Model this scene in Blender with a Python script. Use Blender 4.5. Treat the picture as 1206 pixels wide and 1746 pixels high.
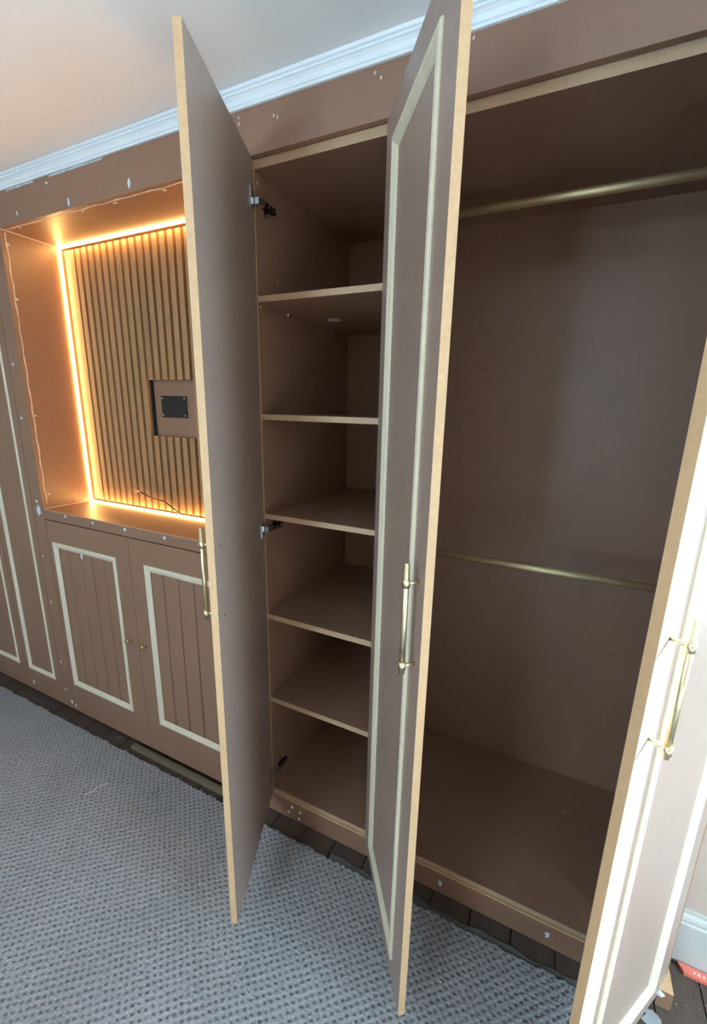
import bpy, bmesh, math, random
import numpy as np
from mathutils import Vector, Matrix

random.seed(7)
scene = bpy.context.scene
for o in list(bpy.data.objects):
    bpy.data.objects.remove(o, do_unlink=True)
COL = scene.collection

# ------------------------------------------------------------------ camera
R = ((0.9061764, 0.4220923, 0.026122), (0.1215291, -0.2007481, -0.9720756), (-0.4050616, 0.8840466, -0.2332097))
CAM = (0.90459, -1.13128, 1.62802)
cam_data = bpy.data.cameras.new('camera')
cam = bpy.data.objects.new('camera', cam_data)
COL.objects.link(cam)
cam_data.sensor_fit = 'VERTICAL'
cam_data.sensor_height = 36.0
cam_data.lens = 717.559 / 1746.0 * 36.0
cam_data.shift_x = -(625.781 - 603.0) / 1746.0
cam_data.shift_y = (870.634 - 873.0) / 1746.0
cam_data.clip_start = 0.02
M = Matrix(((R[0][0], -R[1][0], -R[2][0], CAM[0]),
            (R[0][1], -R[1][1], -R[2][1], CAM[1]),
            (R[0][2], -R[1][2], -R[2][2], CAM[2]),
            (0, 0, 0, 1)))
cam.matrix_world = M
scene.camera = cam

# ------------------------------------------------------------------ sky, sun, exposure
world = bpy.data.worlds.new('sky')
scene.world = world
world.use_nodes = True
bg = world.node_tree.nodes['Background']
bg.inputs['Color'].default_value = (0.53, 0.78, 1.0, 1)
bg.inputs['Strength'].default_value = 20.0

sun_data = bpy.data.lights.new('sun', 'SUN')
sun_data.energy = 80.0
sun_data.angle = math.radians(0.6)
sun_data.color = (0.88, 1.0, 1.0)
sun = bpy.data.objects.new('sun', sun_data)
COL.objects.link(sun)
SUN_DIR = Vector((2.39, 1.76, 2.10)).normalized()        # towards the sun
sun.rotation_euler = SUN_DIR.to_track_quat('Z', 'Y').to_euler()
sun.location = (5, 0.5, 5)

scene.view_settings.view_transform = 'Standard'
scene.view_settings.look = 'None'
scene.view_settings.gamma = 1.0
scene.view_settings.use_curve_mapping = False
scene.view_settings.exposure = 0.50

XR, XL, YF, CEIL = 3.50, -3.4, -3.2, 2.47                  # room: right, left, front wall, ceiling
YA = 0.1554                                                 # face of the wall right of the wardrobe
WIN1 = (-1.45, -0.05, 0.55, 2.30)                            # window in the right wall: y0, y1, z0, z1
SUN_SLIT = (1.782, 1.918, 0.97, 2.32)                            # unseen slit added to shape the right door's sun strip: x0, x1, z0, z1
FILL_GAP = (-0.55, 0.35, 1.05, 2.15)                              # unseen opening added behind the camera for fill light: x0, x1, z0, z1
for loc, nrm, sx, sy in ((((FILL_GAP[0] + FILL_GAP[1]) / 2, YF - 0.10, (FILL_GAP[2] + FILL_GAP[3]) / 2), (0, -1, 0), FILL_GAP[1] - FILL_GAP[0], FILL_GAP[3] - FILL_GAP[2]),
                         ((XR + 0.10, (WIN1[0] + WIN1[1]) / 2, (WIN1[2] + WIN1[3]) / 2), (1, 0, 0), WIN1[1] - WIN1[0], WIN1[3] - WIN1[2]),
                         (((SUN_SLIT[0] + SUN_SLIT[1]) / 2, YA + 0.045, (SUN_SLIT[2] + SUN_SLIT[3]) / 2), (0, 1, 0), SUN_SLIT[1] - SUN_SLIT[0], SUN_SLIT[3] - SUN_SLIT[2])):
    portal = bpy.data.lights.new('sky_portal', 'AREA')  # sky portals for the right-wall window and the two added light openings
    portal.shape = 'RECTANGLE'
    portal.size = sx
    portal.size_y = sy
    portal.cycles.is_portal = True
    po = bpy.data.objects.new('sky_portal', portal)
    COL.objects.link(po)
    po.location = loc
    po.rotation_euler = (-nrm[1] * math.pi / 2, 0, 0) if nrm[1] else (0, math.pi / 2, 0)
    if nrm[0]:
        portal.size, portal.size_y = sy, sx

# ------------------------------------------------------------------ materials
def new_mat(name):
    m = bpy.data.materials.new(name)
    m.use_nodes = True
    nt = m.node_tree
    b = nt.nodes['Principled BSDF']
    return m, nt, b

def plain(name, col, rough=0.5, metal=0.0, spec=0.5):
    m, nt, b = new_mat(name)
    b.inputs['Base Color'].default_value = (*col, 1)
    b.inputs['Roughness'].default_value = rough
    b.inputs['Metallic'].default_value = metal
    b.inputs['Specular IOR Level'].default_value = spec
    return m

def mottled(name, col, var=0.12, scale=60.0, rough=0.5, fine=900.0, bump=0.0, spec=0.5, blotch=2.5, stretch=(1, 1, 1)):
    m, nt, b = new_mat(name)
    N = nt.nodes; L = nt.links
    tc = N.new('ShaderNodeTexCoord')
    mp = N.new('ShaderNodeMapping'); mp.inputs['Scale'].default_value = stretch
    L.new(tc.outputs['Object'], mp.inputs['Vector'])
    n1 = N.new('ShaderNodeTexNoise'); n1.inputs['Scale'].default_value = scale; n1.inputs['Detail'].default_value = 4
    n2 = N.new('ShaderNodeTexNoise'); n2.inputs['Scale'].default_value = fine; n2.inputs['Detail'].default_value = 2
    n3 = N.new('ShaderNodeTexNoise'); n3.inputs['Scale'].default_value = blotch; n3.inputs['Detail'].default_value = 3
    for n in (n1, n2, n3):
        L.new(mp.outputs['Vector'], n.inputs['Vector'])
    a1 = N.new('ShaderNodeMath'); a1.operation = 'ADD'
    L.new(n1.outputs['Fac'], a1.inputs[0]); L.new(n2.outputs['Fac'], a1.inputs[1])
    a2 = N.new('ShaderNodeMath'); a2.operation = 'ADD'
    L.new(a1.outputs[0], a2.inputs[0]); L.new(n3.outputs['Fac'], a2.inputs[1])
    mr = N.new('ShaderNodeMapRange')
    mr.inputs['From Min'].default_value = 1.1; mr.inputs['From Max'].default_value = 1.9
    L.new(a2.outputs[0], mr.inputs['Value'])
    mix = N.new('ShaderNodeMix'); mix.data_type = 'RGBA'
    mix.inputs[6].default_value = (*[c * (1 - var) for c in col], 1)
    mix.inputs[7].default_value = (*[min(1, c * (1 + var)) for c in col], 1)
    L.new(mr.outputs['Result'], mix.inputs['Factor'])
    L.new(mix.outputs[2], b.inputs['Base Color'])
    b.inputs['Roughness'].default_value = rough
    b.inputs['Specular IOR Level'].default_value = spec
    if bump:
        bp = N.new('ShaderNodeBump'); bp.inputs['Strength'].default_value = bump; bp.inputs['Distance'].default_value = 0.002
        L.new(n2.outputs['Fac'], bp.inputs['Height']); L.new(bp.outputs['Normal'], b.inputs['Normal'])
    return m

MDF = mottled('mdf_face', (0.258, 0.136, 0.083), 0.10, 45, 0.42, 700, spec=0.8)
MDFD = mottled('mdf_door_face', (0.325, 0.222, 0.172), 0.08, 45, 0.38, 700, spec=0.9)
MDFT = mottled('mdf_cut_edge', (0.42, 0.275, 0.165), 0.10, 100, 0.5, 900, spec=0.4)
MDFE = mottled('mdf_sanded_edge', (0.52, 0.32, 0.17), 0.12, 120, 0.6, 900, spec=0.3)
PINE = mottled('pale_pine_moulding', (0.66, 0.57, 0.42), 0.10, 40, 0.5, 300, stretch=(1, 1, 0.15))
OAK = mottled('oak_slat', (0.34, 0.19, 0.088), 0.18, 30, 0.5, 300, stretch=(1, 1, 0.06))
WALLC = mottled('cream_wall', (0.60, 0.46, 0.33), 0.03, 10, 0.7, 100)
FELT = plain('black_felt', (0.006, 0.005, 0.005), 0.9)
BRASS = plain('satin_brass', (0.80, 0.69, 0.44), 0.30, 1.0)
BRASSR = plain('brushed_brass_rail', (0.82, 0.69, 0.43), 0.55, 1.0)
BRASSK = plain('aged_brass', (0.66, 0.50, 0.26), 0.28, 1.0)
CHROME = plain('chrome', (0.75, 0.78, 0.80), 0.2, 1.0)
DARKM = plain('dark_nickel', (0.10, 0.09, 0.08), 0.3, 1.0)
BLACK = plain('black_plastic', (0.012, 0.012, 0.013), 0.35)
CEILM = mottled('painted_ceiling', (0.84, 0.84, 0.84), 0.02, 8, 0.6, 60, blotch=1.2)
CORN = mottled('white_gloss_paint', (0.78, 0.82, 0.85), 0.03, 20, 0.4, 200)
WALL = mottled('plaster_wall', (0.49, 0.37, 0.30), 0.03, 10, 0.7, 100)
WALLW = mottled('white_wall', (0.80, 0.79, 0.77), 0.03, 10, 0.7, 100)
SKIRT = mottled('skirting_paint', (0.50, 0.48, 0.44), 0.03, 20, 0.4, 200)
BOARD = mottled('old_floorboard', (0.075, 0.046, 0.032), 0.45, 18, 0.6, 200, stretch=(1, 0.12, 1), bump=0.3)
SUBF = plain('subfloor', (0.01, 0.008, 0.007), 0.9)
FILL = mottled('wood_filler', (0.58, 0.64, 0.70), 0.08, 200, 0.8, 900)
CAULK = mottled('caulk', (0.60, 0.52, 0.46), 0.08, 200, 0.7, 900)
UNDER = mottled('underlay', (0.11, 0.11, 0.095), 0.25, 60, 0.9, 700)
BATT = mottled('old_batten', (0.16, 0.12, 0.075), 0.3, 25, 0.7, 300, stretch=(0.1, 1, 1))
RED = mottled('red_plastic', (0.72, 0.16, 0.11), 0.15, 60, 0.5, 300)
WHITE = plain('white_plastic', (0.75, 0.75, 0.75), 0.5)
COPPER = plain('bare_copper', (0.80, 0.45, 0.35), 0.4, 0.6)
LINT = plain('pale_lint', (0.75, 0.72, 0.66), 0.8)

def led_mat():
    m, nt, b = new_mat('led_strip')
    b.inputs['Base Color'].default_value = (0.9, 0.8, 0.6, 1)
    b.inputs['Emission Color'].default_value = (1.0, 0.55, 0.17, 1)
    b.inputs['Emission Strength'].default_value = 44.0
    return m
LED = led_mat()

def carpet_mat():
    m, nt, b = new_mat('woven_carpet')
    N = nt.nodes; L = nt.links
    tc = N.new('ShaderNodeTexCoord')
    at = N.new('ShaderNodeAttribute'); at.attribute_name = 'weave'
    n2 = N.new('ShaderNodeTexNoise'); n2.inputs['Scale'].default_value = 420; n2.inputs['Detail'].default_value = 3
    n3 = N.new('ShaderNodeTexNoise'); n3.inputs['Scale'].default_value = 3.0; n3.inputs['Detail'].default_value = 3
    L.new(tc.outputs['Object'], n2.inputs['Vector']); L.new(tc.outputs['Object'], n3.inputs['Vector'])
    mix = N.new('ShaderNodeMix'); mix.data_type = 'RGBA'
    mix.inputs[6].default_value = (0.335, 0.305, 0.300, 1)
    mix.inputs[7].default_value = (0.115, 0.108, 0.112, 1)
    L.new(at.outputs['Fac'], mix.inputs['Factor'])
    mr = N.new('ShaderNodeMapRange')
    mr.inputs['From Min'].default_value = 0.3; mr.inputs['From Max'].default_value = 0.7
    mr.inputs['To Min'].default_value = 0.70; mr.inputs['To Max'].default_value = 1.30
    L.new(n2.outputs['Fac'], mr.inputs['Value'])
    mr3 = N.new('ShaderNodeMapRange')
    mr3.inputs['From Min'].default_value = 0.3; mr3.inputs['From Max'].default_value = 0.7
    mr3.inputs['To Min'].default_value = 0.92; mr3.inputs['To Max'].default_value = 1.08
    L.new(n3.outputs['Fac'], mr3.inputs['Value'])
    mm = N.new('ShaderNodeMath'); mm.operation = 'MULTIPLY'
    L.new(mr.outputs['Result'], mm.inputs[0]); L.new(mr3.outputs['Result'], mm.inputs[1])
    vm = N.new('ShaderNodeVectorMath'); vm.operation = 'SCALE'
    L.new(mix.outputs[2], vm.inputs[0]); L.new(mm.outputs[0], vm.inputs['Scale'])
    L.new(vm.outputs[0], b.inputs['Base Color'])
    b.inputs['Roughness'].default_value = 0.95
    b.inputs['Specular IOR Level'].default_value = 0.15
    bp = N.new('ShaderNodeBump'); bp.inputs['Strength'].default_value = 0.6; bp.inputs['Distance'].default_value = 0.003
    L.new(n2.outputs['Fac'], bp.inputs['Height']); L.new(bp.outputs['Normal'], b.inputs['Normal'])
    return m
CARPET = carpet_mat()

def pane_mat():
    m = bpy.data.materials.new('window_glass')
    m.use_nodes = True
    nt = m.node_tree; nt.nodes.clear()
    out = nt.nodes.new('ShaderNodeOutputMaterial')
    tr = nt.nodes.new('ShaderNodeBsdfTransparent'); tr.inputs['Color'].default_value = (0.95, 0.97, 0.97, 1)
    gl = nt.nodes.new('ShaderNodeBsdfGlossy'); gl.inputs['Roughness'].default_value = 0.02
    mx = nt.nodes.new('ShaderNodeMixShader'); mx.inputs['Fac'].default_value = 0.05
    nt.links.new(tr.outputs[0], mx.inputs[1]); nt.links.new(gl.outputs[0], mx.inputs[2])
    nt.links.new(mx.outputs[0], out.inputs['Surface'])
    return m
PANE = pane_mat()

# ------------------------------------------------------------------ helpers
def tag(o, label=None, cat=None, group=None, kind=None):
    if label: o['label'] = label
    if cat: o['category'] = cat
    if group: o['group'] = group
    if kind: o['kind'] = kind
    return o

def thing(name, label, cat, loc=(0, 0, 0), group=None):
    o = bpy.data.objects.new(name, None)
    o.empty_display_size = 0.05
    o.location = loc
    COL.objects.link(o)
    return tag(o, label, cat, group)

WOFF = {}
def woff(o):
    """world offset of a purely translated parent chain"""
    v = Vector((0, 0, 0))
    while o is not None:
        v += o.location
        o = o.parent
    return v

def link(name, me, parent=None):
    o = bpy.data.objects.new(name, me)
    COL.objects.link(o)
    if parent is not None:
        o.parent = parent
    return o

def from_bm(name, bm, mats, parent=None, local=False, smooth=False):
    me = bpy.data.meshes.new(name)
    if parent is not None and not local:
        off = woff(parent)
        bmesh.ops.translate(bm, verts=bm.verts, vec=-off)
    bmesh.ops.recalc_face_normals(bm, faces=bm.faces)
    bm.to_mesh(me); bm.free()
    for m in (mats if isinstance(mats, (list, tuple)) else [mats]):
        me.materials.append(m)
    if smooth:
        for p in me.polygons: p.use_smooth = True
    return link(name, me, parent)

def bm_box(bm, x0, x1, y0, y1, z0, z1, mi=0, edges=(), ei=1):
    """box; faces whose normal axis is in edges ('-y','+x'...) get material ei"""
    vs = [bm.verts.new((x, y, z)) for x in (x0, x1) for y in (y0, y1) for z in (z0, z1)]
    F = {'-x': (0, 1, 3, 2), '+x': (4, 6, 7, 5), '-y': (0, 4, 5, 1), '+y': (2, 3, 7, 6), '-z': (0, 2, 6, 4), '+z': (1, 5, 7, 3)}
    for k, idx in F.items():
        f = bm.faces.new([vs[i] for i in idx])
        f.material_index = ei if k in edges else mi
    return vs

def box(name, x0, x1, y0, y1, z0, z1, mat, parent=None, edges=(), edge_mat=None, bevel=0.0, local=False):
    bm = bmesh.new()
    bm_box(bm, x0, x1, y0, y1, z0, z1, 0, edges)
    if bevel:
        bmesh.ops.bevel(bm, geom=list(bm.edges), offset=bevel, segments=1, affect='EDGES')
    return from_bm(name, bm, [mat, edge_mat or MDFE], parent, local)

def bm_cyl(bm, p0, p1, r, seg=20, mi=0, r2=None):
    p0 = Vector(p0); p1 = Vector(p1)
    d = p1 - p0
    q = d.to_track_quat('Z', 'Y').to_matrix().to_4x4()
    mt = Matrix.Translation((p0 + p1) / 2) @ q
    n0 = len(bm.faces)
    res = bmesh.ops.create_cone(bm, cap_ends=True, segments=seg, radius1=r, radius2=r if r2 is None else r2, depth=d.length, matrix=mt)
    fs = set()
    for v in res['verts']:
        for f in v.link_faces: fs.add(f)
    for f in fs:
        f.material_index = mi
        f.smooth = len(f.verts) == 4
    return res['verts']

def bm_tube(bm, pts, r, seg=8, mi=0):
    pts = [Vector(p) for p in pts]
    rings = []
    for i, p in enumerate(pts):
        a = pts[max(0, i - 1)]; b = pts[min(len(pts) - 1, i + 1)]
        q = (b - a).to_track_quat('Z', 'Y')
        ring = []
        for k in range(seg):
            t = 2 * math.pi * k / seg
            ring.append(bm.verts.new(p + q @ Vector((r * math.cos(t), r * math.sin(t), 0))))
        rings.append(ring)
    for i in range(len(rings) - 1):
        for k in range(seg):
            f = bm.faces.new((rings[i][k], rings[i][(k + 1) % seg], rings[i + 1][(k + 1) % seg], rings[i + 1][k]))
            f.smooth = True; f.material_index = mi
    bm.faces.new(rings[0][::-1]).material_index = mi
    bm.faces.new(rings[-1]).material_index = mi

def smooth_path(pts, n=8):
    out = []
    P = [Vector(p) for p in pts]
    for i in range(len(P) - 1):
        p0 = P[max(0, i - 1)]; p1 = P[i]; p2 = P[i + 1]; p3 = P[min(len(P) - 1, i + 2)]
        for k in range(n):
            t = k / n
            out.append(0.5 * ((2 * p1) + (-p0 + p2) * t + (2 * p0 - 5 * p1 + 4 * p2 - p3) * t * t + (-p0 + 3 * p1 - 3 * p2 + p3) * t ** 3))
    out.append(P[-1])
    return out

def extrude_x(name, profile, x0, x1, mat, parent=None):
    """closed (y,z) profile extruded along x"""
    bm = bmesh.new()
    a = [bm.verts.new((x0, y, z)) for y, z in profile]
    b = [bm.verts.new((x1, y, z)) for y, z in profile]
    n = len(profile)
    for i in range(n):
        bm.faces.new((a[i], a[(i + 1) % n], b[(i + 1) % n], b[i]))
    bm.faces.new(a[::-1]); bm.faces.new(b)
    return from_bm(name, bm, mat, parent)

MOULD = [(0.0, -0.0045), (0.0, 0.003), (0.003, 0.0062), (0.011, 0.0075), (0.016, 0.006), (0.0175, 0.0048), (0.026, 0.0015), (0.032, -0.003), (0.032, -0.0045)]

def mouldings(parent, u0, u1, v0, v1, yface, mat=None, scale=1.0, local=True, prof=MOULD):
    """four mitred strips around the rectangle; outer direction is -y; yface = y of the frame face"""
    mat = mat or PINE
    sides = [((u0, v0), (1, 0), (0, 1), u1 - u0), ((u0, v1), (1, 0), (0, -1), u1 - u0),
             ((u0, v0), (0, 1), (1, 0), v1 - v0), ((u1, v0), (0, 1), (-1, 0), v1 - v0)]
    for (o, d, w, ln) in sides:
        bm = bmesh.new()
        A, B = [], []
        for a, h in prof:
            a *= scale; h *= scale
            pa = (o[0] + d[0] * a + w[0] * a, o[1] + d[1] * a + w[1] * a)
            pb = (o[0] + d[0] * (ln - a) + w[0] * a, o[1] + d[1] * (ln - a) + w[1] * a)
            A.append(bm.verts.new((pa[0], yface - h, pa[1])))
            B.append(bm.verts.new((pb[0], yface - h, pb[1])))
        n = len(prof)
        for i in range(n):
            bm.faces.new((A[i], A[(i + 1) % n], B[(i + 1) % n], B[i]))
        bm.faces.new(A[::-1]); bm.faces.new(B)
        from_bm('moulding', bm, mat, parent, local)

def recessed_slab(bm, u0, u1, v0, v1, t, r, depth, through=False):
    """slab from y=0 (inner) to y=-t (outer) with a rectangular recess r=(a0,a1,b0,b1) in the outer face"""
    a0, a1, b0, b1 = r
    def rect(x0, x1, z0, z1, y):
        return [bm.verts.new((x0, y, z0)), bm.verts.new((x1, y, z0)), bm.verts.new((x1, y, z1)), bm.verts.new((x0, y, z1))]
    back = rect(u0, u1, v0, v1, 0.0)
    out = rect(u0, u1, v0, v1, -t)
    inn = rect(a0, a1, b0, b1, -t)
    rec = rect(a0, a1, b0, b1, -t + depth)
    def q(*v):
        return bm.faces.new(v)
    for i in range(4):
        j = (i + 1) % 4
        q(out[i], out[j], inn[j], inn[i])
        q(inn[i], inn[j], rec[j], rec[i])
        q(back[i], back[j], out[j], out[i]).material_index = 1
    if through:
        bi = rect(a0, a1, b0, b1, 0.0)
        for i in range(4):
            j = (i + 1) % 4
            q(back[i], back[j], bi[j], bi[i])
            q(rec[i], rec[j], bi[j], bi[i])
    else:
        q(*rec); q(*back)

def blob(name, center, r, axis, parent=None, mat=None, squash=(1, 1), seed=0, h=0.0015):
    """small irregular filler dab lying on a surface; axis '-y','+x','+z'"""
    rnd = random.Random(seed)
    bm = bmesh.new()
    n = 11
    base, mid = [], []
    for k in range(n):
        a = 2 * math.pi * k / n
        rr = r * (0.65 + 0.6 * rnd.random())
        base.append((rr * math.cos(a) * squash[0], rr * math.sin(a) * squash[1]))
    def P(u, v, w):
        if axis == '-y': return Vector((center[0] + u, center[1] - w, center[2] + v))
        if axis == '+x': return Vector((center[0] + w, center[1] + u, center[2] + v))
        if axis == '-z': return Vector((center[0] + u, center[1] + v, center[2] - w))
        return Vector((center[0] + u, center[1] + v, center[2] + w))
    B = [bm.verts.new(P(u, v, -0.0004)) for u, v in base]
    T = [bm.verts.new(P(u * 0.75, v * 0.75, h)) for u, v in base]
    c = bm.verts.new(P(0, 0, h * 1.2))
    for i in range(n):
        j = (i + 1) % n
        bm.faces.new((B[i], B[j], T[j], T[i]))
        bm.faces.new((T[i], T[j], c))
    bm.faces.new(B[::-1])
    return from_bm(name, bm, mat or FILL, parent, smooth=True)

# ------------------------------------------------------------------ geometry constants (metres)
ZT = 2.2914          # underside of wardrobe top
ZDT, ZDB = 2.3155, 0.0926
ZF = 0.1203          # wardrobe floor
DEP = 0.60
FRONT = -0.018
XEND = 1.345         # right end of the wardrobe
CB = 2.4308          # bottom of cornice

# ------------------------------------------------------------------ setting
floor = box('floor', XL, XR, YF, 0.70, -0.06, -0.022, SUBF)
tag(floor, kind='structure')
bw = 0.130
x = 0.682 - 0.130 * 24
bm0 = bmesh.new(); bm_box(bm0, 0.0015, bw - 0.0015, YF, 0.68, -0.022, 0.0)
bmesh.ops.bevel(bm0, geom=list(bm0.edges), offset=0.0012, segments=1, affect='EDGES')
first = from_bm('floorboard', bm0, BOARD, None)
first.parent = floor; first.location = (x, 0, 0)
while x < XR - bw * 1.5:
    x += bw
    c = first.copy(); COL.objects.link(c); c.parent = floor; c.location = (x, 0, 0)

bm = bmesh.new()
bm_box(bm, XL - 0.2, 1.48, YF - 0.2, 0.82, CEIL, CEIL + 0.1)
bm_box(bm, 1.48, XR + 0.12, YF - 0.2, YA + 0.05, CEIL, CEIL + 0.1)
tag(from_bm('ceiling', bm, CEILM), kind='structure')
tag(box('wall_back', XL - 0.2, 1.3605, 0.66, 0.80, -0.06, CEIL, WALLW), kind='structure')
bm = bmesh.new()
wx0, wx1, wz0, wz1 = SUN_SLIT
bm_box(bm, 1.362, wx0, YA, YA + 0.05, -0.06, CEIL)
bm_box(bm, wx1, XR + 0.12, YA, YA + 0.05, -0.06, CEIL)
bm_box(bm, wx0, wx1, YA, YA + 0.05, -0.06, wz0)
bm_box(bm, wx0, wx1, YA, YA + 0.05, wz1, CEIL)
bm_box(bm, 1.362, 1.48, YA + 0.05, 0.80, -0.06, CEIL)
tag(from_bm('wall_alcove', bm, WALL), kind='structure')
tag(box('wall_left', XL - 0.2, XL, YF - 0.2, 0.9, -0.06, CEIL, WALLC), kind='structure')
bm = bmesh.new()
wx0, wx1, wz0, wz1 = FILL_GAP
bm_box(bm, XL, wx0, YF - 0.12, YF, -0.06, CEIL)
bm_box(bm, wx1, XR + 0.12, YF - 0.12, YF, -0.06, CEIL)
bm_box(bm, wx0, wx1, YF - 0.12, YF, -0.06, wz0)
bm_box(bm, wx0, wx1, YF - 0.12, YF, wz1, CEIL)
tag(from_bm('wall_front', bm, WALLC), kind='structure')
wy0, wy1, wz0, wz1 = WIN1
bm = bmesh.new()
bm_box(bm, XR, XR + 0.12, YF, wy0, -0.06, CEIL)
bm_box(bm, XR, XR + 0.12, wy1, YA, -0.06, CEIL)
bm_box(bm, XR, XR + 0.12, wy0, wy1, -0.06, wz0)
bm_box(bm, XR, XR + 0.12, wy0, wy1, wz1, CEIL)
tag(from_bm('wall_right', bm, WALLW), kind='structure')
def window(name, u0, u1, z0, z1, P):
    """P(a, b) -> (x0, x1, y0, y1) box extents for a span a..b along the wall"""
    fw = 0.04 if u1 - u0 > 0.5 else 0.006; um = (u0 + u1) / 2
    bm = bmesh.new()
    cols = [(u0, u0 + fw), (um - 0.02, um + 0.02), (u1 - fw, u1)] if u1 - u0 > 0.5 else [(u0, u0 + fw), (u1 - fw, u1)]
    for a, b_ in cols:
        bm_box(bm, *P(a, b_, 0.06, 0.09), z0, z1)
    for a, b_ in ((z0, z0 + fw), (z1 - fw, z1)):
        bm_box(bm, *P(u0 + fw, u1 - fw, 0.06, 0.09), a, b_)
    w = tag(from_bm(name, bm, SKIRT), kind='structure')
    for j in range(len(cols) - 1):
        box('pane', *P(cols[j][1], cols[j + 1][0], 0.074, 0.078), z0 + fw, z1 - fw, PANE, w)
window('window_1', *WIN1, lambda a, b_, c, d: (XR + c, XR + d, a, b_))
window('added_fill_opening', *FILL_GAP, lambda a, b_, c, d: (a, b_, YF - d, YF - c))  # added opening behind the camera, lets in fill light for the doors
window('added_sun_slit', *SUN_SLIT, lambda a, b_, c, d: (a, b_, YA + c - 0.04, YA + d - 0.05))  # added slit, its jambs cut the sun down to the door stile

# cornice along the fitted furniture
cp = [(0.01, CB - 0.012), (-0.0185, CB - 0.0005), (-0.024, CB - 0.0005), (-0.024, CB + 0.006), (-0.027, CB + 0.008),
      (-0.030, CB + 0.018), (-0.035, CB + 0.024), (-0.0385, CB + 0.026), (-0.0385, CB + 0.031), (-0.043, CB + 0.033),
      (-0.046, CB + 0.039), (0.01, CB + 0.0392)]
tag(extrude_x('trim_1', cp, XL, XEND + 0.016, CORN), kind='structure')

# skirting on the wall to the right of the wardrobe
W = 0.1554
sp = [(W, 0.0), (W - 0.018, 0.0), (W - 0.018, 0.152), (W - 0.0145, 0.158), (W - 0.0145, 0.166), (W - 0.012, 0.176), (W - 0.007, 0.184), (W - 0.007, 0.1934), (W, 0.1934)]
tag(extrude_x('baseboard_back', sp, 1.366, XR, SKIRT), kind='structure')

# ------------------------------------------------------------------ carpet
def make_carpet():
    x0, x1, y1, y0 = -2.1, 1.20, -0.066, -0.87
    nx, ny = 960, 266
    xs = np.linspace(x0, x1, nx); ys = np.linspace(y0, y1, ny)
    X, Y = np.meshgrid(xs, ys)
    rng = np.random.default_rng(3)
    px, py = 0.0270, 0.0118
    # gentle warp of the weave
    wx = X + 0.004 * np.sin(Y * 9 + 1.3 * np.sin(X * 2.1)); wyv = Y + 0.003 * np.sin(X * 4.2 + 0.7) + 0.0025 * np.sin(X * 11 + Y * 5)
    r = np.floor(wyv / py + 0.5).astype(int)
    weave = np.zeros_like(X)
    for dr in (-1, 0, 1):
        rr = r + dr
        offx = np.where(rr % 2 == 0, 0.0, px / 2)
        cidx = np.floor((wx - offx) / px + 0.5).astype(int)
        hsh = (np.sin(cidx * 12.9898 + rr * 78.233) * 43758.5453) % 1.0
        hs2 = (np.sin(cidx * 39.346 + rr * 11.135) * 24634.6345) % 1.0
        cx = cidx * px + offx + (hsh - 0.5) * 0.004
        cy = rr * py + (hs2 - 0.5) * 0.0025
        d2 = ((wx - cx) / 0.0046) ** 2 + ((wyv - cy) / 0.0036) ** 2
        weave = np.maximum(weave, np.exp(-d2) * (0.75 + 0.4 * hs2))
    weave = np.clip(weave, 0, 1)
    Zz = 0.0105 - 0.0048 * weave + 0.0008 * rng.standard_normal(X.shape) + 0.0008 * np.sin(X * 3.1) * np.sin(Y * 8)
    # frayed edge
    edge = 0.0035 * np.sin(X[0] * 37) + 0.003 * np.sin(X[0] * 91 + 1) + 0.002 * rng.standard_normal(nx)
    Yv = Y.copy(); Yv[-1] += edge; Yv[-2] += edge * 0.7; Yv[-3] += edge * 0.4
    Zz[-1] = 0.001; Zz[-2] -= 0.002
    co = np.stack([X, Yv, Zz], -1).reshape(-1, 3)
    idx = np.arange(nx * ny).reshape(ny, nx)
    quads = np.stack([idx[:-1, :-1], idx[:-1, 1:], idx[1:, 1:], idx[1:, :-1]], -1).reshape(-1, 4)
    me = bpy.data.meshes.new('carpet')
    me.vertices.add(len(co)); me.vertices.foreach_set('co', co.ravel().astype(np.float32))
    me.loops.add(quads.size); me.loops.foreach_set('vertex_index', quads.ravel().astype(np.int32))
    me.polygons.add(len(quads))
    me.polygons.foreach_set('loop_start', np.arange(0, quads.size, 4, dtype=np.int32))
    me.polygons.foreach_set('use_smooth', np.ones(len(quads), dtype=bool))
    at = me.attributes.new('weave', 'FLOAT', 'POINT')
    at.data.foreach_set('value', weave.ravel().astype(np.float32))
    me.materials.append(CARPET)
    me.update(); me.validate()
    return me
carpet = thing('carpet', 'grey woven loop carpet with dark flecks and a frayed cut edge', 'carpet', (0, -0.5, 0))
wv = link('woven_pile', make_carpet(), carpet); wv.location = (0, 0.5, 0); wv['kind'] = 'stuff'
bm = bmesh.new()
bm_box(bm, XL + 0.02, -2.1, YF + 0.02, -0.066, 0.0005, 0.0085)
bm_box(bm, 1.20, XR - 0.02, YF + 0.02, -0.3, 0.0005, 0.0085)
bm_box(bm, -2.1, 1.20, YF + 0.02, -0.868, 0.0005, 0.0085)
from_bm('plain_pile', bm, CARPET, carpet)
bm = bmesh.new()
n = 60; A = []; B = []
for k in range(n + 1):
    xx = 0.30 + (1.19 - 0.30) * k / n
    e = -0.050 + 0.004 * math.sin(xx * 23) + 0.003 * math.sin(xx * 61)
    A.append([bm.verts.new((xx, -0.12, 0.0006)), bm.verts.new((xx, -0.12, 0.005)), bm.verts.new((xx, e - 0.002, 0.005)), bm.verts.new((xx, e, 0.0006))])
for k in range(n):
    for i in range(4):
        bm.faces.new((A[k][i], A[k][(i + 1) % 4], A[k + 1][(i + 1) % 4], A[k + 1][i]))
bm.faces.new(A[0]); bm.faces.new(A[-1][::-1])
from_bm('underlay', bm, UNDER, carpet)

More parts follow.
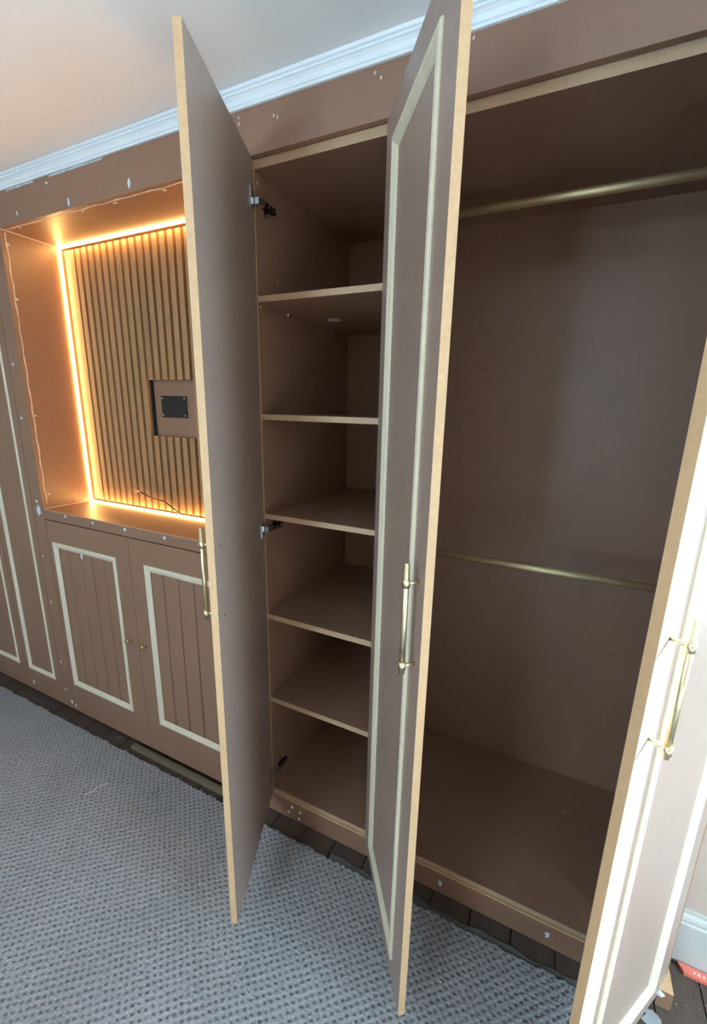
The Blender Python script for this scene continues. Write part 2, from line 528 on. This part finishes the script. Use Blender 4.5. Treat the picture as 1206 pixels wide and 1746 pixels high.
# ------------------------------------------------------------------ wardrobe doors
def make_door(root, origin, angle, L, side, z0=ZDB, z1=ZDT, t=0.018, handle_s=0.435, off=0.0275, mz=(0.072, 0.075), ms=0.075, hz=(1.105, 1.2913), hl=(1.0863, 1.3345), dims=None):
    """side=+1 hinged on the left (local x 0..L), side=-1 hinged on the right (local x -L..0)"""
    bm = bmesh.new()
    u0, u1 = (0, L) if side > 0 else (-L, 0)
    H = z1 - z0
    a0, a1, b0, b1 = u0 + ms, u1 - ms, mz[0], H - mz[1]
    g = 0.008
    recessed_slab(bm, u0, u1, 0, H, t, (a0 + g, a1 - g, b0 + g, b1 - g), 0.004)
    d = from_bm('door', bm, [MDFD, MDFE], root, local=True)
    off_root = woff(root)
    d.location = Vector((origin[0], origin[1], z0)) - off_root
    d.rotation_euler = (0, 0, -side * angle)
    mouldings(d, a0, a1, b0, b1, -t)
    # pull handle: round bar with end collars on two posts
    s = side * handle_s
    bm = bmesh.new()
    yb = -t - off
    bm_cyl(bm, (s, yb, hl[0] - z0), (s, yb, hl[1] - z0), 0.0062, 24)
    for zz in hz:
        bm_cyl(bm, (s, -t, zz - z0), (s, yb, zz - z0), 0.0040, 16)
        bm_cyl(bm, (s, yb, zz - z0 - 0.009), (s, yb, zz - z0 + 0.009), 0.0082, 24)
    h = from_bm('handle', bm, BRASS, d, local=True)
    h['label'] = 'satin brass bar handle with two collared posts'
    return d

def make_hinge(root, z, dpt, dirv, nrm):
    """concealed hinge between the left side panel (x=0) and the open door"""
    bm = bmesh.new()
    # arm on the side panel
    bm_box(bm, 0.0035, 0.0155, 0.022, 0.080, z - 0.008, z + 0.008, 1)
    bm_box(bm, 0.0005, 0.0035, 0.030, 0.066, z - 0.0075, z + 0.0075, 1)
    bm_box(bm, 0.0005, 0.0030, 0.040, 0.053, z - 0.024, z + 0.024, 1)      # wings of the mounting plate
    for zz in (z - 0.019, z + 0.019):
        bm_cyl(bm, (0.003, 0.0465, zz), (0.0048, 0.0465, zz), 0.0036, 10, 0)
    for yy in (0.046, 0.070):
        bm_cyl(bm, (0.0155, yy, z), (0.0168, yy, z), 0.0036, 10, 0)
    # knuckle
    bm_box(bm, 0.004, 0.018, -0.006, 0.024, z - 0.0085, z + 0.0085, 0)
    # cup flange on the door's inner face
    o = Vector((dpt[0], dpt[1], 0)); d = Vector((dirv[0], dirv[1], 0)); n = Vector((nrm[0], nrm[1], 0))
    vs = []
    for s in (0.004, 0.040):
        for w in (0.0003, 0.0028):
            for zz in (z - 0.027, z + 0.027):
                p = o + d * s + n * w
                vs.append(bm.verts.new((p.x, p.y, zz)))
    for idx in ((0, 1, 3, 2), (4, 6, 7, 5), (0, 4, 5, 1), (2, 3, 7, 6), (0, 2, 6, 4), (1, 5, 7, 3)):
        bm.faces.new([vs[i] for i in idx]).material_index = 0
    h = from_bm('hinge', bm, [CHROME, DARKM], root)
    h['label'] = 'chrome and dark concealed hinge'

# ------------------------------------------------------------------ narrow wardrobe with shelves
XP0, XP1 = 0.4155, 0.4335
sw = thing('shelf_wardrobe', 'narrow raw fibreboard wardrobe with five shelves and its plain door open', 'wardrobe', (0.2, 0.3, 0))
box('side_panel', -0.018, 0.0, 0.0, DEP, ZF - 0.018, ZDT, MDF, sw, edges=('-y',), edge_mat=MDFT)
box('side_panel', XP0, XP1, 0.0, DEP, ZF - 0.018, ZDT, MDF, sw, edges=('-y',), edge_mat=MDFT)
box('top_panel', 0.0, XP0, 0.0, DEP, ZT, ZDT, MDF, sw, edges=('-y',), edge_mat=MDFT)
box('back_panel', -0.018, XP0 + 0.009, DEP, DEP + 0.009, ZF - 0.018, ZDT, MDF, sw)
box('base_panel', 0.0, XP0, 0.0, DEP, ZF - 0.018, ZF, MDF, sw, edges=('-y',), edge_mat=MDFT, bevel=0.0012)
for i, z in enumerate((1.9578, 1.6055, 1.2714, 0.8942, 0.5460)):
    th = 0.0185 if i < 3 else 0.0205
    box('shelf', 0.0005, XP0 - 0.0005, 0.0, DEP - 0.002, z - th, z, MDF, sw, edges=('-y',), edge_mat=MDFT, bevel=0.0006)
    for yy in (0.15, 0.44):
        bm = bmesh.new(); bm_cyl(bm, (0.0, yy, z - th - 0.004), (0.008, yy, z - th - 0.004), 0.0028, 10)
        bm_cyl(bm, (0.004, yy, z - th - 0.012), (0.004, yy, z - th - 0.002), 0.002, 8)
        from_bm('shelf_pin', bm, CHROME, sw)
for k, (yy, z) in enumerate(((0.012, 2.262), (0.10, 2.02), (0.012, 1.93), (0.012, 1.30), (0.012, 0.50))):
    blob('filler_spot', (0.0, yy, z), 0.004, '+x', sw, CAULK, seed=k + 90, h=0.0008)
# scuffed tape patch under the top shelf
blob('filler_spot', (0.10, 0.30, 1.9578 - 0.0185), 0.030, '-z', sw, FILL, squash=(1.1, 1.0), seed=55, h=0.0006)
TH1 = 1.15723
D1 = Vector((math.cos(TH1), -math.sin(TH1))); N1 = Vector((math.sin(TH1), math.cos(TH1)))
d1 = make_door(sw, (-0.0037, 0.0), TH1, 0.4541, 1, handle_s=0.411, off=0.029)
for z in (2.2100, 1.2170, 0.1990):
    make_hinge(sw, z, (-0.0037, 0.0), D1, N1)
for zz in (1.2938, 1.1016):           # screw heads of the handle on the inner face
    bm = bmesh.new(); bm_cyl(bm, (0.4125, -0.0002, zz - ZDB), (0.4125, 0.0006, zz - ZDB), 0.0032, 10)
    from_bm('screw', bm, DARKM, d1, local=True)

# ------------------------------------------------------------------ wide hanging wardrobe
hw = thing('hanging_wardrobe', 'wide raw fibreboard wardrobe with two brass hanging rails and moulded doors open', 'wardrobe', (0.88, 0.3, 0))
XI = 1.327
box('side_panel', XI, XEND, 0.0, DEP, ZF - 0.018, ZDT, MDF, hw, edges=('-y',), edge_mat=MDFT)
box('top_panel', XP1, XI, 0.0, DEP, ZT, ZDT, MDF, hw, edges=('-y',), edge_mat=MDFT)
box('back_panel', XP0 + 0.010, XEND, DEP, DEP + 0.009, ZF - 0.018, ZDT, MDF, hw)
box('base_panel', XP1, XI, 0.0, DEP, ZF - 0.018, ZF, MDF, hw, edges=('-y',), edge_mat=MDFT, bevel=0.0012)
for z in (2.215, 1.130):
    bm = bmesh.new()
    bm_cyl(bm, (XP1, 0.30, z), (XI, 0.30, z), 0.0125, 28)
    for a, b_ in ((XP1, XP1 + 0.012), (XI - 0.012, XI)):
        bm_cyl(bm, (a, 0.30, z), (b_, 0.30, z), 0.019, 24)
    r_ = from_bm('hanging_rail', bm, BRASSR, hw)
    r_['label'] = 'satin brass hanging rail'
TH2, TH3 = 0.94564, 0.98492
n2 = Vector((-math.sin(TH2), -math.cos(TH2)))
make_door(hw, Vector((0.4189, -0.0109)) - n2 * 0.018, TH2, 0.4691, 1)
n3 = Vector((math.sin(TH3), -math.cos(TH3)))
make_door(hw, Vector((1.3335, -0.0227)) - n3 * 0.018, TH3, 0.4702, -1, handle_s=0.434, hl=(1.0890, 1.3370))

# ------------------------------------------------------------------ fascia, plinths
fb = thing('fascia_board', 'raw fibreboard fascia above the open wardrobes, under the white cornice', 'board', (0.65, 0, ZDT))
box('board', -0.041, XEND + 0.014, FRONT, 0.0, ZDT + 0.001, CB + 0.02, MDF, fb)
for k, (xx, zz) in enumerate(((0.401, 2.402), (0.385, 2.415), (0.086, 2.394), (0.098, 2.388), (0.62, 2.421), (-0.034, 2.40), (-0.034, 2.415))):
    blob('filler_spot', (xx, FRONT, zz), 0.004, '-y', fb, CAULK, squash=(0.8, 1.4), seed=k, h=0.0006)

pl = thing('wardrobe_plinth', 'raw fibreboard plinth under the open wardrobes with pale filler dabs', 'plinth', (0.65, 0, 0))
box('board', -0.041, XEND, 0.004, 0.022, 0.0, ZF - 0.0185, MDF, pl)
box('bead', -0.019, XEND, -0.0065, 0.004, ZF - 0.0235, ZF - 0.0185, MDFE, pl, bevel=0.001)
for k, (xx, zz) in enumerate(((0.0867, 0.0572), (0.0718, 0.0261), (0.126, 0.0509), (0.1199, 0.0155), (0.7009, 0.0416), (1.0437, 0.0444))):
    blob('filler_spot', (xx, 0.004, zz), 0.0075 if k < 4 else 0.009, '-y', pl, FILL, squash=(0.9, 1.0) if k < 4 else (0.8, 1.5), seed=k + 20, h=0.001)
bm = bmesh.new()
bm_box(bm, 1.318, 1.353, -0.046, 0.030, 0.060, 0.1190, 0, ('+z',))
from_bm('end_block', bm, [MDF, MDFE], pl)
blob('filler_spot', (1.322, -0.046, 0.105), 0.012, '-y', pl, FILL, seed=77, h=0.003)

lp = thing('cabinet_plinth', 'dim raw fibreboard plinth strip under the panelled base cabinet', 'plinth', (-1.2, 0, 0))
box('board', -2.40, -0.0415, FRONT, 0.0, 0.036, 0.1165, MDF, lp, bevel=0.0008)
for xx in (-2.1, -1.5, -0.9, -0.3):
    box('support_block', xx - 0.03, xx + 0.03, 0.06, 0.12, 0.0, 0.1165, MDF, lp)
for xx in (-2.1, -1.5, -0.9, -0.3):
    box('batten', xx - 0.015, xx + 0.015, 0.0, 0.06, 0.06, 0.1165, MDF, lp)
for k, (xx, zz) in enumerate(((-1.3004, 0.0781), (-1.2685, 0.0643), (-1.6454, 0.0828))):
    blob('filler_spot', (xx, FRONT, zz), 0.010, '-y', lp, FILL, squash=(0.8, 1.2), seed=k + 30)

# ------------------------------------------------------------------ niche with slats and light strips
NX0, NX1, NZT, NZB = -1.2878, -0.132, 2.3078, 1.1306
NB = 0.252
ni = thing('media_niche', 'glowing niche lined with vertical oak slats and edged by warm light strips', 'niche', (-0.71, 0.1, NZB))
box('side_panel', NX0 - 0.018, NX0, 0.0, NB, 1.0815, CB + 0.02, MDF, ni)
box('side_panel', NX1, NX1 + 0.018, 0.0, NB, 1.0815, CB + 0.02, MDF, ni)
box('top_panel', NX0, NX1, 0.0, NB, NZT, NZT + 0.018, MDF, ni)
box('shelf_board', NX0, NX1, FRONT, NB, 1.084, NZB, MDF, ni, bevel=0.0008)
box('back_panel', NX0 - 0.018, NX1 + 0.018, NB, NB + 0.012, 1.0815, CB, MDF, ni)
box('header', NX0, NX1, FRONT, 0.0, NZT, CB + 0.02, MDF, ni, bevel=0.0006)
box('stile', -1.371, NX0, FRONT, 0.0, 1.0825, CB + 0.02, MDF, ni)
box('stile', NX1, -0.0415, FRONT, 0.0, 1.0825, CB + 0.02, MDF, ni)
# felt backing with the cut-out for the sockets
CX0, CX1, CZ0, CZ1 = -0.802, -0.527, 1.487, 1.731
e = 0.011
bm = bmesh.new()
fy0, fy1 = 0.2440, NB
for (a, b_, c, d_) in ((NX0 + e, CX0, NZB + e, NZT - e), (CX1, NX1 - e, NZB + e, NZT - e), (CX0, CX1, NZB + e, CZ0), (CX0, CX1, CZ1, NZT - e)):
    bm_box(bm, a, b_, fy0, fy1, c, d_)
from_bm('felt_backing', bm, FELT, ni)
pitch = 0.0445
xs0 = -1.2065
slats = []
bmS = bmesh.new()
edges = []
def slat(xa, xb, za, zb):
    o = box('slat', xa, xb, 0.2240, fy0, za, zb, OAK, ni, edges=('-x', '+x'), edge_mat=OAK, bevel=0.0012)
za, zb = NZB + e, NZT - e
slat(NX0 + e, xs0 - 0.0035, za, zb)
k = 0
while True:
    xa = xs0 + k * pitch + 0.0080
    xb = xs0 + (k + 1) * pitch - 0.0085
    if xa > NX1 - e - 0.01: break
    xb = min(xb, NX1 - e)
    if xb > CX0 + 0.004 and xa < CX1 - 0.004:
        slat(max(xa, xa), xb, za, CZ0); slat(xa, xb, CZ1, zb)
    else:
        slat(xa, xb, za, zb)
    k += 1
# light strips in the four corners around the slats
s_ = 0.0055
led = [(NX0 + 0.0004, NX0 + s_, NZB + 0.0004, NZT - 0.0004), (NX1 - s_, NX1 - 0.0004, NZB + 0.0004, NZT - 0.0004),
       (NX0 + s_, NX1 - s_, NZT - s_, NZT - 0.0004), (NX0 + s_, NX1 - s_, NZB + 0.0004, NZB + s_)]
for a, b_, c, d_ in led:
    o = box('light_strip', a, b_, 0.2050, 0.2130, c, d_, LED, ni)
    o['label'] = 'glowing warm white light strip'
# caulk lines and filler on the opening's inner edges
def ribbon(name, pts, nrm, wdir, w, h, mat, parent, seed):
    rnd = random.Random(seed)
    bm = bmesh.new()
    nrm = Vector(nrm); wdir = Vector(wdir)
    rows = []
    for p in pts:
        p = Vector(p)
        w1 = w * (0.5 + 0.9 * rnd.random()); w2 = w * (0.5 + 0.9 * rnd.random())
        rows.append([bm.verts.new(p - wdir * w1 - nrm * 0.0003), bm.verts.new(p + nrm * h * (0.6 + 0.8 * rnd.random())), bm.verts.new(p + wdir * w2 - nrm * 0.0003)])
    for i in range(len(rows) - 1):
        for k in range(2):
            f = bm.faces.new((rows[i][k], rows[i][k + 1], rows[i + 1][k + 1], rows[i + 1][k])); f.smooth = True
        bm.faces.new((rows[i][2], rows[i][0], rows[i + 1][0], rows[i + 1][2]))
    bm.faces.new(rows[0][::-1]); bm.faces.new(rows[-1])
    return from_bm(name, bm, mat, parent)
nn = 70
ribbon('caulk_line', [(NX0, 0.0015 + 0.0015 * math.sin(i * 0.9), NZB + 0.02 + (NZT - NZB - 0.03) * i / nn) for i in range(nn + 1)], (1, 0, 0), (0, 1, 0), 0.0030, 0.0012, CAULK, ni, 1)
ribbon('caulk_line', [(NX0 + 0.02 + (NX1 - NX0 - 0.04) * i / nn, 0.002 + 0.002 * math.sin(i * 0.7), NZT) for i in range(nn + 1)], (0, 0, -1), (0, 1, 0), 0.0045, 0.0010, CAULK, ni, 2)
for (z, sg) in ((NZT, -1), (NZB, 1)):
    bm = bmesh.new()
    bm_tube(bm, [(NX0 + 0.0008, FRONT + 0.004 + (0.215 - FRONT) * i / 12, z + sg * 0.0008) for i in range(13)], 0.0022, 6)
    from_bm('caulk_line', bm, CAULK, ni)
bm = bmesh.new()
bm_box(bm, NX0, NX1, FRONT - 0.0004, FRONT + 0.0025, NZB - 0.0022, NZB + 0.0004)
from_bm('edge_strip', bm, MDFE, ni)
for k, (yy, z) in enumerate(((0.006, 2.256), (0.008, 2.047), (0.010, 1.5614), (0.016, 1.1974))):
    blob('filler_spot', (NX0, yy, z), 0.007, '+x', ni, CAULK, squash=(1, 0.8), seed=k + 40)
for k, xx in enumerate((-1.20, -1.02, -0.80, -0.62, -0.38)):
    blob('filler_spot', (xx, 0.014, NZT), 0.008, '-z', ni, CAULK, squash=(1.4, 0.7), seed=k + 140)
for k, (xx, zz, r_, sq) in enumerate(((-0.8241, 2.3301, .010, (0.7, 1.4)), (-0.5013, 2.333, .012, (0.7, 1.5)), (-0.939, 2.4082, .006, (1, 1)), (-1.1488, 2.3398, .008, (0.8, 1.2)),
                (-1.3264, 1.121, .022, (0.8, 1.3)), (-1.1225, 1.1165, .008, (1, 1)), (-0.927, 1.1140, .008, (1, 1)), (-0.7171, 1.1130, .008, (1, 1)), (-0.4858, 1.1125, .008, (1, 1)),
        (-1.332, 1.165, .008, (1, 1)), (-1.345, 1.55, .008, (1, 1)), (-1.345, 1.78, .008, (1, 1)))):
    blob('filler_spot', (xx, FRONT, zz), r_, '-y', ni, FILL, squash=sq, seed=k + 60, h=0.001)
for k, (xa, xb) in enumerate(((-1.20, -1.02), (-0.92, -0.62))):     # plaster smears along the cornice joint
    ribbon('filler_smear', [(xa + (xb - xa) * i / 24, FRONT, CB - 0.004) for i in range(25)], (0, -1, 0), (0, 0, 1), 0.004, 0.0008, FILL, ni, 5 + k)

# sockets in the cut-out
so = thing('socket_plate', 'black screwed socket plate in the cut-out of the slatted back', 'socket', (-0.680, NB, 1.572))
sx0, sx1, sz0, sz1 = -0.757, -0.602, 1.571, 1.664
box('plate', sx0, sx1, NB - 0.006, NB, sz0, sz1, BLACK, so, bevel=0.0018)
for xx in (sx0 + 0.010, sx1 - 0.010):
    for zz in (sz0 + 0.010, sz1 - 0.010):
        bm = bmesh.new(); bm_cyl(bm, (xx, NB - 0.0075, zz), (xx, NB - 0.005, zz), 0.0040, 12)
        from_bm('screw', bm, CHROME, so)
GREY = plain('dark_grey_plastic', (0.03, 0.032, 0.036), 0.4)
for i in range(2):
    cxs = sx0 + 0.045 + i * 0.065
    for (dx, dz, w, h) in ((0, 0.012, 0.008, 0.004), (-0.012, -0.008, 0.004, 0.008), (0.012, -0.008, 0.004, 0.008)):
        box('pin_slot', cxs + dx - w / 2, cxs + dx + w / 2, NB - 0.0066, NB - 0.0055, 1.615 + dz - h / 2, 1.615 + dz + h / 2, GREY, so)
for i in range(4):
    xx = sx0 + 0.032 + i * 0.030
    box('module', xx - 0.005, xx + 0.005, NB - 0.0072, NB - 0.005, sz0 + 0.008, sz0 + 0.018, GREY, so)

cb = thing('loose_cable', 'thin black cable with bare end lying across the foot of the slats', 'cable', (-0.65, 0.215, NZB))
CABLE = [(-0.9232, 0.216, 1.2176), (-0.8822, 0.216, 1.2044), (-0.8296, 0.216, 1.1928), (-0.76, 0.216, 1.1858), (-0.7235, 0.216, 1.1705), (-0.6839, 0.216, 1.153), (-0.66, 0.216, 1.142), (-0.656, 0.222, 1.134)]
pts = CABLE
bm = bmesh.new(); bm_tube(bm, smooth_path(pts, 8), 0.0030, 8)
from_bm('sheath', bm, BLACK, cb)
p0 = Vector(pts[0])
bm = bmesh.new()
for dz in (-0.005, 0.005):
    bm_tube(bm, smooth_path([p0, p0 + Vector((-0.012, 0, dz)), p0 + Vector((-0.036, -0.001, dz + 0.004))], 4), 0.0016, 6)
bm_tube(bm, [p0 + Vector((0.008, 0, -0.002)), p0 + Vector((-0.006, 0, 0.001))], 0.0040, 8)
from_bm('bare_end', bm, COPPER, cb)

# ------------------------------------------------------------------ base cabinet under the niche
bc = thing('base_cabinet', 'raw fibreboard base cabinet with two tongue-and-groove doors below the niche', 'cabinet', (-0.71, 0.1, 0.1175))
box('side_panel', NX0 - 0.018, NX0, 0.0, NB, 0.1175, 1.0810, MDF, bc)
box('side_panel', NX1, NX1 + 0.018, 0.0, NB, 0.1175, 1.0810, MDF, bc)
box('base_panel', NX0, NX1, 0.0, NB, 0.1175, 0.1355, MDF, bc)
box('back_panel', NX0, NX1, NB - 0.006, NB, 0.1355, 1.0810, MDF, bc)
box('stile', -1.371, NX0, FRONT, 0.0, 0.1175, 1.0825, MDF, bc)
box('stile', NX1, -0.0415, FRONT, 0.0, 0.1175, 1.0825, MDF, bc)
XM = -0.7085
MT, MB = 0.9759, 0.1989
def cab_door(x0, x1, mu0, mu1, kx, kz, nplank, groove0):
    z0, z1 = 0.1195, 1.0800
    bm = bmesh.new()
    g = 0.010
    recessed_slab(bm, 0, x1 - x0, 0, z1 - z0, 0.018, (mu0 - x0 + g, mu1 - x0 - g, MB - z0 + g, MT - z0 - g), 0.0, through=True)
    d = from_bm('door', bm, [MDF, MDF], bc, local=True)
    d.location = Vector((x0, 0.0, z0)) - woff(bc)
    # tongue-and-groove planks behind the frame opening
    iu0, iu1 = mu0 - x0 + g + 0.0005, mu1 - x0 - g - 0.0005
    w = (iu1 - iu0) / nplank
    for i in range(nplank):
        box('plank', iu0 + i * w + 0.0025, iu0 + (i + 1) * w - 0.0025, -0.0125, -0.004, MB - z0 + g + 0.0005, MT - z0 - g - 0.0005, MDF, d, bevel=0.0018, local=True)
    box('groove_board', iu0, iu1, -0.0055, -0.0015, MB - z0 + g + 0.0005, MT - z0 - g - 0.0005, MDF, d, local=True)
    mouldings(d, mu0 - x0, mu1 - x0, MB - z0, MT - z0, -0.018, scale=0.88)
    bm = bmesh.new()
    kx_, kz_ = kx - x0, kz - z0
    bm_cyl(bm, (kx_, -0.018, kz_), (kx_, -0.0205, kz_), 0.0085, 20)
    bm_cyl(bm, (kx_, -0.020, kz_), (kx_, -0.034, kz_), 0.0045, 16)
    bm_cyl(bm, (kx_, -0.033, kz_), (kx_, -0.039, kz_), 0.0060, 20, r2=0.0115)
    bm_cyl(bm, (kx_, -0.039, kz_), (kx_, -0.046, kz_), 0.0115, 20)
    bm_cyl(bm, (kx_, -0.046, kz_), (kx_, -0.048, kz_), 0.0115, 20, r2=0.0085)
    kn = from_bm('knob', bm, BRASSK, d, local=True)
    kn['label'] = 'small round brass knob'
    return d
dA = cab_door(-1.2850, XM - 0.001, -1.2493, -0.7993, -0.752, 0.596, 5, 0)
dB = cab_door(XM + 0.001, NX1 - 0.003, -0.6204, -0.1702, -0.660, 0.591, 5, 0)
for k, (xx, zz, r_) in enumerate(((-1.3542, 0.8859, .006), (-1.348, 0.6396, .0085), (-1.3444, 0.3037, .0085), (-1.343, 0.1353, .007))):
    blob('filler_spot', (xx, FRONT, zz), r_, '-y', bc, FILL, squash=(0.9, 1.15), seed=k + 64, h=0.001)
blob('filler_spot', (-1.0498, -0.0125, 0.939), 0.016, '-y', bc, FILL, squash=(0.55, 1.3), seed=91)

# ------------------------------------------------------------------ tall cabinets at the far left
def tall(x0, x1, mu0, mu1, label):
    root = thing('tall_cabinet', label, 'cabinet', ((x0 + x1) / 2, 0.1, 0.1175), 'panelled tall cabinets left of the niche')
    box('side_panel', x0 + 0.001, x0 + 0.019, 0.0, DEP, 0.1175, CB + 0.02, MDF, root)
    box('side_panel', x1 - 0.019, x1 - 0.001, 0.0, DEP, 0.1175, CB + 0.02, MDF, root)
    box('back_panel', x0 + 0.019, x1 - 0.019, DEP - 0.009, DEP, 0.1175, CB + 0.02, MDF, root)
    box('header', x0 + 0.001, x1 - 0.001, FRONT, 0.0, ZDT + 0.002, CB + 0.02, MDF, root)
    bm = bmesh.new()
    z0 = 0.1195; H = ZDT - z0
    b0, b1 = 0.172 - z0, H - 0.075
    g = 0.008
    recessed_slab(bm, 0, x1 - x0 - 0.003, 0, H, 0.018, (mu0 - x0 + g, mu1 - x0 - g, b0 + g, b1 - g), 0.004)
    d = from_bm('door', bm, [MDF, MDF], root, local=True)
    d.location = Vector((x0 + 0.0015, 0, z0)) - woff(root)
    mouldings(d, mu0 - x0 - 0.0015, mu1 - x0 - 0.0015, b0, b1, -0.018, scale=0.75)
    return root
tall(-1.709, -1.3725, -1.661, -1.420, 'tall panelled fibreboard cabinet standing right beside the glowing niche')
tall(-2.0455, -1.709, -1.998, -1.757, 'tall panelled fibreboard cabinet cut off by the left picture edge')

# ------------------------------------------------------------------ small loose things
bt = box('timber_batten', -0.815, -0.16, -0.043, -0.020, 0.0005, 0.020, BATT, None, bevel=0.0015)
tag(bt, 'thin dirty timber batten lying along the base cabinet plinth', 'batten')

lv = thing('red_straightedge', 'red plastic straightedge lying on the floorboards against the white skirting', 'tool', (1.5, 0.12, 0))
bm = bmesh.new()
prof = [(1.412, 0.1335), (1.424, 0.108), (1.80, 0.108), (1.80, 0.1335)]
A = [bm.verts.new((x_, y_, 0.001)) for x_, y_ in prof]; B = [bm.verts.new((x_, y_, 0.012)) for x_, y_ in prof]
bm.faces.new(A[::-1]); bm.faces.new(B)
for i in range(4): bm.faces.new((A[i], A[(i + 1) % 4], B[(i + 1) % 4], B[i]))
from_bm('body', bm, RED, lv)
for i in range(3):
    bm = bmesh.new(); bm_cyl(bm, (1.452 + 0.012 * i, 0.120, 0.0119), (1.452 + 0.012 * i, 0.120, 0.0126), 0.003 + 0.001 * (i == 1), 10)
    from_bm('mark', bm, plain('pale_mark', (0.85, 0.55, 0.45), 0.6), lv)
bm = bmesh.new(); bm_tube(bm, smooth_path([(1.380, 0.128, 0.005), (1.42, 0.1355, 0.006), (1.6, 0.1352, 0.005), (1.9, 0.1352, 0.006)], 8), 0.0035, 8)
tag(from_bm('floor_cable', bm, BLACK), 'thin black cable running along the foot of the skirting', 'cable')

rnd = random.Random(5)
bm = bmesh.new()
n = 14
vv = []
for k in range(n):
    a = 2 * math.pi * k / n
    rr = 0.022 * (0.55 + 0.7 * rnd.random())
    vv.append((1.3193 + rr * math.cos(a) * 1.1, -0.0484 + rr * math.sin(a) * 0.9))
A = [bm.verts.new((x_, y_, 0.0008)) for x_, y_ in vv]; B = [bm.verts.new((x_, y_, 0.003 + 0.003 * rnd.random())) for x_, y_ in vv]
bm.faces.new(A[::-1]); bm.faces.new(B)
for i in range(n): bm.faces.new((A[i], A[(i + 1) % n], B[(i + 1) % n], B[i]))
tag(from_bm('paper_scrap', bm, plain('grey_paper', (0.34, 0.33, 0.32), 0.9)), 'torn pale scrap on the dark floorboards by the right door', 'scrap')

def specks(name, label, region, count, size, zc, seed, mat):
    rnd = random.Random(seed)
    bm = bmesh.new()
    for i in range(count):
        x_ = region[0] + (region[1] - region[0]) * rnd.random(); y_ = region[2] + (region[3] - region[2]) * rnd.random()
        s = size * (0.4 + rnd.random())
        mt = Matrix.Translation((x_, y_, zc + s * 0.35)) @ Matrix.Rotation(rnd.random() * 3, 4, 'Z') @ Matrix.Diagonal((s * 1.3, s, s * 0.6, 1))
        bmesh.ops.create_icosphere(bm, subdivisions=1, radius=0.5, matrix=mt)
    o = from_bm(name, bm, mat)
    return tag(o, label, 'debris', kind='stuff')
specks('dust_crumbs', 'pale dust crumbs scattered on the floorboards at the right', (1.37, 1.58, -0.03, 0.12), 28, 0.0022, 0.0, 11, plain('grey_dust', (0.38, 0.36, 0.33), 0.9))
specks('lint_specks', 'tiny white lint specks scattered over the grey carpet', (-1.4, 1.0, -0.75, -0.10), 46, 0.003, 0.0100, 12, LINT)
specks('sawdust_specks', 'tiny pale specks on the floor of the hanging wardrobe', (0.55, 1.2, 0.06, 0.5), 10, 0.003, ZF, 13, LINT)

def thread(label, pts, mat, r=0.0009):
    bm = bmesh.new(); bm_tube(bm, smooth_path(pts, 6), r, 6)
    return tag(from_bm('thread', bm, mat), label, 'thread')
thread('pale thread lying on the carpet in front of the base cabinet', [(-0.7503, -0.3006, 0.0125), (-0.739, -0.2729, 0.0125), (-0.7376, -0.2432, 0.0125), (-0.7146, -0.2219, 0.0125)], LINT)
thread('short dark hair curled on the carpet near the open narrow door', [(-0.521, -0.1744, 0.0125), (-0.5008, -0.1676, 0.0125), (-0.4972, -0.1531, 0.0125), (-0.5075, -0.1388, 0.0125)], BLACK)
thread('small pale curl of yarn at the carpet edge by the base cabinet', [(-0.9108, -0.043, 0.0125), (-0.9336, -0.0331, 0.0125), (-0.9218, -0.0228, 0.0125), (-0.9045, -0.0228, 0.0125), (-0.8861, -0.039, 0.0125)], BATT, 0.0016)
